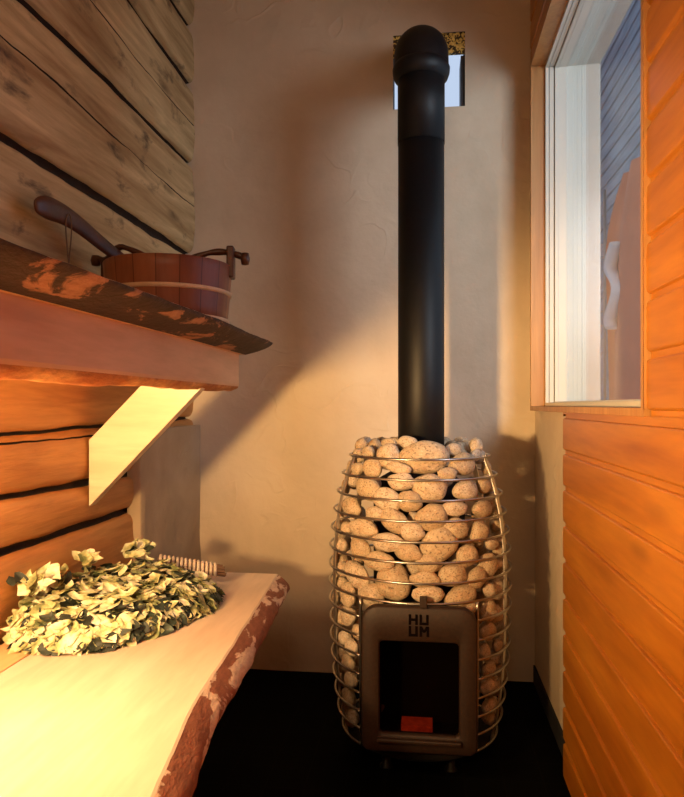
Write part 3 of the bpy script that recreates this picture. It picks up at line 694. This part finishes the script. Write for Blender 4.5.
MB().box(-0.096, 0.101, FY + 0.013, FY + 0.016, 0.122, 0.352).build('glass_pane', M['fireglass'], door)
MB().box(0.004, 0.022, FY - 0.010, FY + 0.012, 0.437, 0.462).build('latch', M['cast'], door, bevel=0.002)
MB().box(-0.10, 0.105, FY - 0.012, FY + 0.004, 0.106, 0.116).build('sill_bar', M['cast'], door, bevel=0.003)
# the two-line wordmark cast into the door
mb = MB(); u_ = 0.0245; th = 0.0062
def stroke(x0, z0, x1, z1): mb.box(min(x0, x1) - th / 2, max(x0, x1) + th / 2, FY - (0.0012 if x0 == x1 else 0.0017), FY + 0.001, min(z0, z1) - th / 2, max(z0, z1) + th / 2)
lx, lz = -0.0195, 0.416; gw = 0.016; gh = 0.019; ga = 0.0102
def letter(ch, x, z):
    if ch == 'H': stroke(x, z, x, z - gh); stroke(x + gw, z, x + gw, z - gh); stroke(x, z - gh / 2, x + gw, z - gh / 2)
    if ch == 'U': stroke(x, z, x, z - gh); stroke(x + gw, z, x + gw, z - gh); stroke(x, z - gh, x + gw, z - gh)
    if ch == 'M':
        stroke(x, z, x, z - gh); stroke(x + gw + 0.001, z, x + gw + 0.001, z - gh)
        for sx_ in (0, 1):
            xa, xb = (x, x + gw / 2) if sx_ == 0 else (x + gw, x + gw / 2)
            mb.prism([(xa - th / 2, z + th / 2), (xa + th / 2, z + th / 2), (xb + th / 2, z - gh * 0.6), (xb - th / 2, z - gh * 0.6)], 'y', FY - 0.0020 - 0.0003 * sx_, FY + 0.001)
letter('H', lx, lz); letter('U', lx + gw + ga, lz); letter('U', lx, lz - gh - 0.0095); letter('M', lx + gw + ga, lz - gh - 0.0095)
mb.build('wordmark', M['logo'], door, clean=False)['label'] = 'dark wordmark reading HU over UM'
MB().box(-0.043, 0.036, -0.21, -0.16, 0.0965, 0.121).build('ember_log', M['ember'], st)['label'] = 'block glowing dull red behind the door glass'
# flue pipe with its joints and the elbow into the wall
PXc = 0.006; PYc = 0.02; pr = 0.0655
fl_ = MB(); fl_.tube([(PXc, PYc, 0.62), (PXc, PYc, 1.0), (PXc, PYc, 1.672)], pr, 48); flue = fl_.build('flue_pipe', M['black'], st)
MB().tube([(PXc, PYc, 1.672), (PXc, PYc, 1.90)], pr + 0.0012, 48).build('flue_collar', M['black'], flue)
mb = MB(); mb.lathe([(pr, 1.852), (pr + 0.010, 1.858), (pr + 0.0150, 1.872), (pr + 0.016, 1.885), (pr + 0.011, 1.898), (pr, 1.905)], 48, (PXc, PYc, 0)); mb.build('joint_ring', M['black'], flue)
ep = []
for i in range(13):
    a = math.radians(68) * i / 12; R_ = 0.085; ep.append((PXc, PYc + R_ * (1 - math.cos(a)), 1.875 + R_ * math.sin(a)))
d_ = Vector((0, math.sin(math.radians(68)), math.cos(math.radians(68)))); e1 = Vector(ep[-1]) ; e2 = e1 + d_ * 0.55
MB().tube(ep + [tuple(e2)], [0.078] * 14, 48).build('elbow', M['black'], flue)

# ------------------------------------------------------------------ the stones in the cage
STONES = [ (-0.136,-0.083,0.8,0.053,0.035,0.029,0),
(-0.08,-0.09,0.824,0.052,0.03,0.024,0),
(-0.032,-0.105,0.829,0.055,0.034,0.029,0),
(-0.077,-0.136,0.793,0.068,0.065,0.054,0),
(0.015,-0.147,0.793,0.122,0.082,0.07,5),
(0.093,-0.108,0.812,0.053,0.032,0.027,0),
(0.114,-0.127,0.774,0.083,0.056,0.047,12),
(0.152,-0.072,0.795,0.055,0.029,0.024,10),
(0.184,-0.034,0.759,0.035,0.039,0.029,60),
(-0.184,-0.02,0.748,0.053,0.058,0.041,60),
(-0.121,-0.131,0.761,0.061,0.051,0.043,0),
(-0.051,-0.177,0.768,0.063,0.028,0.024,-10),
(-0.042,-0.186,0.733,0.07,0.043,0.037,0),
(-0.13,-0.141,0.71,0.089,0.058,0.048,-15),
(0.03,-0.182,0.718,0.084,0.067,0.058,0),
(0.121,-0.151,0.709,0.073,0.053,0.046,5),
(0.074,-0.174,0.753,0.051,0.033,0.029,0),
(0.172,-0.094,0.718,0.044,0.053,0.037,70),
(-0.205,-0.024,0.7,0.034,0.06,0.027,80),
(-0.02,-0.2,0.685,0.051,0.059,0.044,80),
(-0.08,-0.181,0.687,0.079,0.056,0.048,-15),
(-0.179,-0.106,0.653,0.083,0.052,0.043,0),
(-0.11,-0.184,0.65,0.054,0.035,0.03,0),
(0.093,-0.188,0.668,0.065,0.037,0.032,0),
(0.166,-0.129,0.659,0.074,0.044,0.037,0),
(0.035,-0.199,0.646,0.083,0.063,0.056,20),
(-0.061,-0.201,0.634,0.074,0.054,0.047,-35),
(-0.144,-0.16,0.607,0.105,0.049,0.041,3),
(-0.013,-0.215,0.61,0.045,0.058,0.04,85),
(0.093,-0.192,0.618,0.065,0.05,0.044,-10),
(0.155,-0.151,0.604,0.06,0.05,0.043,50),
(0.051,-0.199,0.578,0.102,0.08,0.07,40),
(-0.076,-0.207,0.582,0.08,0.044,0.039,0),
(-0.15,-0.163,0.555,0.066,0.05,0.043,-35),
(-0.208,-0.087,0.546,0.053,0.044,0.036,0),
(0.19,-0.124,0.57,0.034,0.05,0.029,80),
(-0.025,-0.221,0.56,0.069,0.044,0.039,-10),
(0.124,-0.18,0.547,0.053,0.059,0.046,90),
(-0.099,-0.199,0.531,0.08,0.048,0.041,0),
(0.027,-0.22,0.533,0.064,0.047,0.041,0),
(0.177,-0.132,0.515,0.063,0.057,0.048,-30),
(-0.217,-0.048,0.492,0.067,0.059,0.047,0),
(-0.162,-0.152,0.485,0.089,0.056,0.047,-25),
(-0.061,-0.197,0.478,0.089,0.089,0.077,60),
(0.087,-0.203,0.501,0.073,0.053,0.047,0),
(0.017,-0.226,0.495,0.071,0.042,0.037,0),
(0.148,-0.17,0.488,0.062,0.048,0.041,25),
(0.207,-0.08,0.441,0.057,0.064,0.047,60),
(-0.121,-0.184,0.44,0.058,0.07,0.05,80),
(0.025,-0.225,0.458,0.076,0.042,0.037,0),
(0.108,-0.195,0.448,0.084,0.052,0.046,20),
(-0.188,-0.121,0.43,0.057,0.05,0.041,0),
(-0.231,-0.03,0.437,0.033,0.056,0.026,80),
(0.179,-0.134,0.394,0.05,0.052,0.043,70),
(0.13,-0.192,0.417,0.049,0.029,0.026,0),
(-0.226,-0.029,0.591,0.031,0.045,0.024,80),
(0.208,-0.108,0.512,0.025,0.042,0.021,80),
(-0.231,-0.03,0.383,0.031,0.051,0.024,80),
(0.176,-0.138,0.402,0.05,0.048,0.041,0),
(0.178,-0.136,0.344,0.052,0.045,0.039,10),
(0.169,-0.151,0.293,0.036,0.043,0.031,0),
(0.209,-0.094,0.294,0.032,0.051,0.027,80),
(0.183,-0.127,0.24,0.052,0.039,0.033,-10),
(0.177,-0.128,0.197,0.042,0.044,0.036,0),
(0.22,-0.023,0.164,0.028,0.044,0.023,80),
(0.185,-0.105,0.135,0.053,0.039,0.033,0),
(0.182,-0.073,0.061,0.047,0.045,0.037,0),
(0.181,-0.015,-0.015,0.045,0.036,0.029,0),
(0.203,-0.021,0.062,0.027,0.044,0.021,80),
(-0.187,-0.127,0.413,0.052,0.043,0.036,0),
(-0.186,-0.123,0.366,0.06,0.05,0.041,0),
(-0.154,-0.168,0.338,0.039,0.037,0.031,0),
(-0.226,-0.045,0.289,0.032,0.047,0.026,80),
(-0.176,-0.142,0.288,0.048,0.041,0.034,-20),
(-0.188,-0.119,0.24,0.054,0.04,0.033,0),
(-0.219,-0.028,0.167,0.031,0.049,0.024,80),
(-0.179,-0.126,0.197,0.05,0.041,0.034,15),
(-0.193,-0.078,0.128,0.055,0.049,0.04,0),
(-0.182,-0.084,0.076,0.054,0.046,0.037,10),
(-0.198,-0.025,0.053,0.033,0.045,0.026,80),
(-0.175,-0.065,0.015,0.05,0.041,0.033,0) ]
variants = []
for k in range(9):
    bm = bmesh.new(); bmesh.ops.create_icosphere(bm, subdivisions=4, radius=0.5)
    for v_ in bm.verts:
        p = v_.co.normalized(); d = 1 + 0.16 * noise.noise(p * 1.1 + Vector((k * 3.7, 1, 2))) + 0.05 * noise.noise(p * 2.6 + Vector((k, 5, 7))); v_.co = p * 0.5 * d
    xs_ = [v_.co for v_ in bm.verts]
    for ax in range(3):
        lo, hi = min(c_[ax] for c_ in xs_), max(c_[ax] for c_ in xs_)
        for v_ in bm.verts: v_.co[ax] = (v_.co[ax] - (lo + hi) / 2) / (hi - lo)
    me = bpy.data.meshes.new('stone'); bm.to_mesh(me); bm.free(); me.materials.append(M['stone'])
    for p in me.polygons: p.use_smooth = True
    variants.append(me)
first = None; placed = []
def put_stone(x, y, z, w, h, d, rot, var):
    """(x, y, z) from the stove's axis; w across, h up, d into the cage"""
    global first
    if first is None: o = bpy.data.objects.new('stove_stone', variants[var]); first = o
    else: o = first.copy(); o.data = variants[var]
    C.objects.link(o); a = math.atan2(x, -y)
    Rm = Matrix.Rotation(a, 4, 'Z') @ Matrix.Rotation(math.radians(rot), 4, 'Y')
    o.matrix_world = Matrix.Translation((SX + x, SY + y, z)) @ Rm @ Matrix.Diagonal((w, d, h, 1))
    placed.append((x, y, z, max(w, h), o)); return o
ORD = ['first', 'second', 'third', 'fourth', 'fifth', 'sixth', 'seventh', 'eighth', 'ninth', 'tenth', 'eleventh', 'twelfth', 'thirteenth', 'fourteenth', 'fifteenth', 'sixteenth']
bands = {}
for i, (x, y, z, w_, h_, d_, rot) in enumerate(STONES):
    if z - h_ * 0.5 < 0.048: continue
    o = put_stone(x, y, z, w_ * 1.10, h_ * 1.10, d_, -rot, i % 9)
    zc_ = z
    if z > ZR[0]: key = 'top'
    else:
        k = max(q for q in range(16) if ZR[q] >= z) ; key = k
        if z < 0.45: key = (k, 'left' if x < 0 else 'right')
    sz = math.sqrt(w_ * h_); shape = 'big' if sz > 0.062 else ('small' if sz < 0.042 else 'middling')
    form = 'long flat' if max(w_, h_) > 1.5 * min(w_, h_) else ('round' if max(w_, h_) < 1.2 * min(w_, h_) else 'oval')
    bands.setdefault(key, []).append((x, o, shape + ' ' + form))
for key, lst in bands.items():
    lst.sort(key=lambda t: t[0])
    for n_, (x, o, desc) in enumerate(lst):
        pos = ORD[n_] + ' from left'
        if key == 'top': lab = '%s speckled stone heaped above the top wire ring, %s' % (desc, pos)
        elif isinstance(key, tuple): lab = '%s stone below %s wire ring, %s of stove door, %s there' % (desc, ORD[key[0]], key[1], pos)
        else: lab = '%s speckled stone below %s wire ring from top, %s' % (desc, ORD[key], pos)
        tag(o, lab, 'stone', 'stones in the stove cage')
# the rest of the load: stones round the flanks, the heap's back, and a second layer seen through the gaps
rs = random.Random(3)
def filler(inset, amin, amax, count, zlo, zhi, smin=0.040, smax=0.062, pack=0.44, rtop=(0.02, 0.15)):
    tries = 0; out = []
    while len(out) < count and tries < 12000:
        tries += 1; a = rs.uniform(amin, amax) * rs.choice((-1, 1)); z = rs.uniform(zlo, zhi); s_ = rs.uniform(smin, smax)
        if abs(a) < 0.75 and z < 0.45: continue
        if z > ZR[0]: r_ = rs.uniform(*rtop)
        else: r_ = RAD(max(z, ZR[15])) - wire - 0.004 - s_ * 0.42 - inset
        if r_ < 0.085: continue
        x, y = r_ * math.sin(a), -r_ * math.cos(a)
        if z > ZR[0] and math.hypot(x - PXc, y - PYc) < pr + s_ * 0.5: continue
        if any((x - p[0]) ** 2 + (y - p[1]) ** 2 + (z - p[2]) ** 2 < (pack * (s_ + p[3] * 0.92)) ** 2 for p in placed): continue
        o = put_stone(x, y, z, s_ * rs.uniform(0.95, 1.25), s_ * rs.uniform(0.8, 1.0), s_ * 0.84, rs.uniform(-40, 40), len(out) % 9)
        out.append((x, y, z, abs(a), o))
    return out
def band_of(z): return max([q for q in range(16) if ZR[q] >= z], default=0)
def name_them(lst, fmt, grp, keyf, sortf):
    d = {}
    for t in lst: d.setdefault(keyf(t), []).append(t)
    for key, l in d.items():
        l.sort(key=sortf)
        for n_, t in enumerate(l): tag(t[4], fmt(key, ORD[n_]), 'stone', grp)
side = filler(0.0, 0.95, 1.75, 60, 0.07, 0.80)
name_them(side, lambda k, n_: 'stone packed at the %s flank of cage, under the %s wire ring, %s from front' % (k[1], ORD[k[0]], n_), 'stones at the cage flanks', lambda t: (band_of(t[2]), 'left' if t[0] < 0 else 'right'), lambda t: t[3])
back = filler(0.0, 1.3, 3.1, 34, 0.795, 0.822, 0.045, 0.066, 0.42, (0.10, 0.165))
name_them(back, lambda k, n_: 'grey stone heaped beside the flue pipe on the %s, %s from front' % (k, n_), 'stones heaped round the flue pipe', lambda t: 'left' if t[0] < 0 else 'right', lambda t: t[3])
deep = filler(0.050, 0.0, 1.4, 55, 0.12, 0.74, 0.034, 0.05)
name_them(deep, lambda k, n_: 'shadowed stone deep behind front layer, under %s wire ring, %s from left' % (ORD[k], n_), 'stones behind the front layer', lambda t: band_of(t[2]), lambda t: t[0])
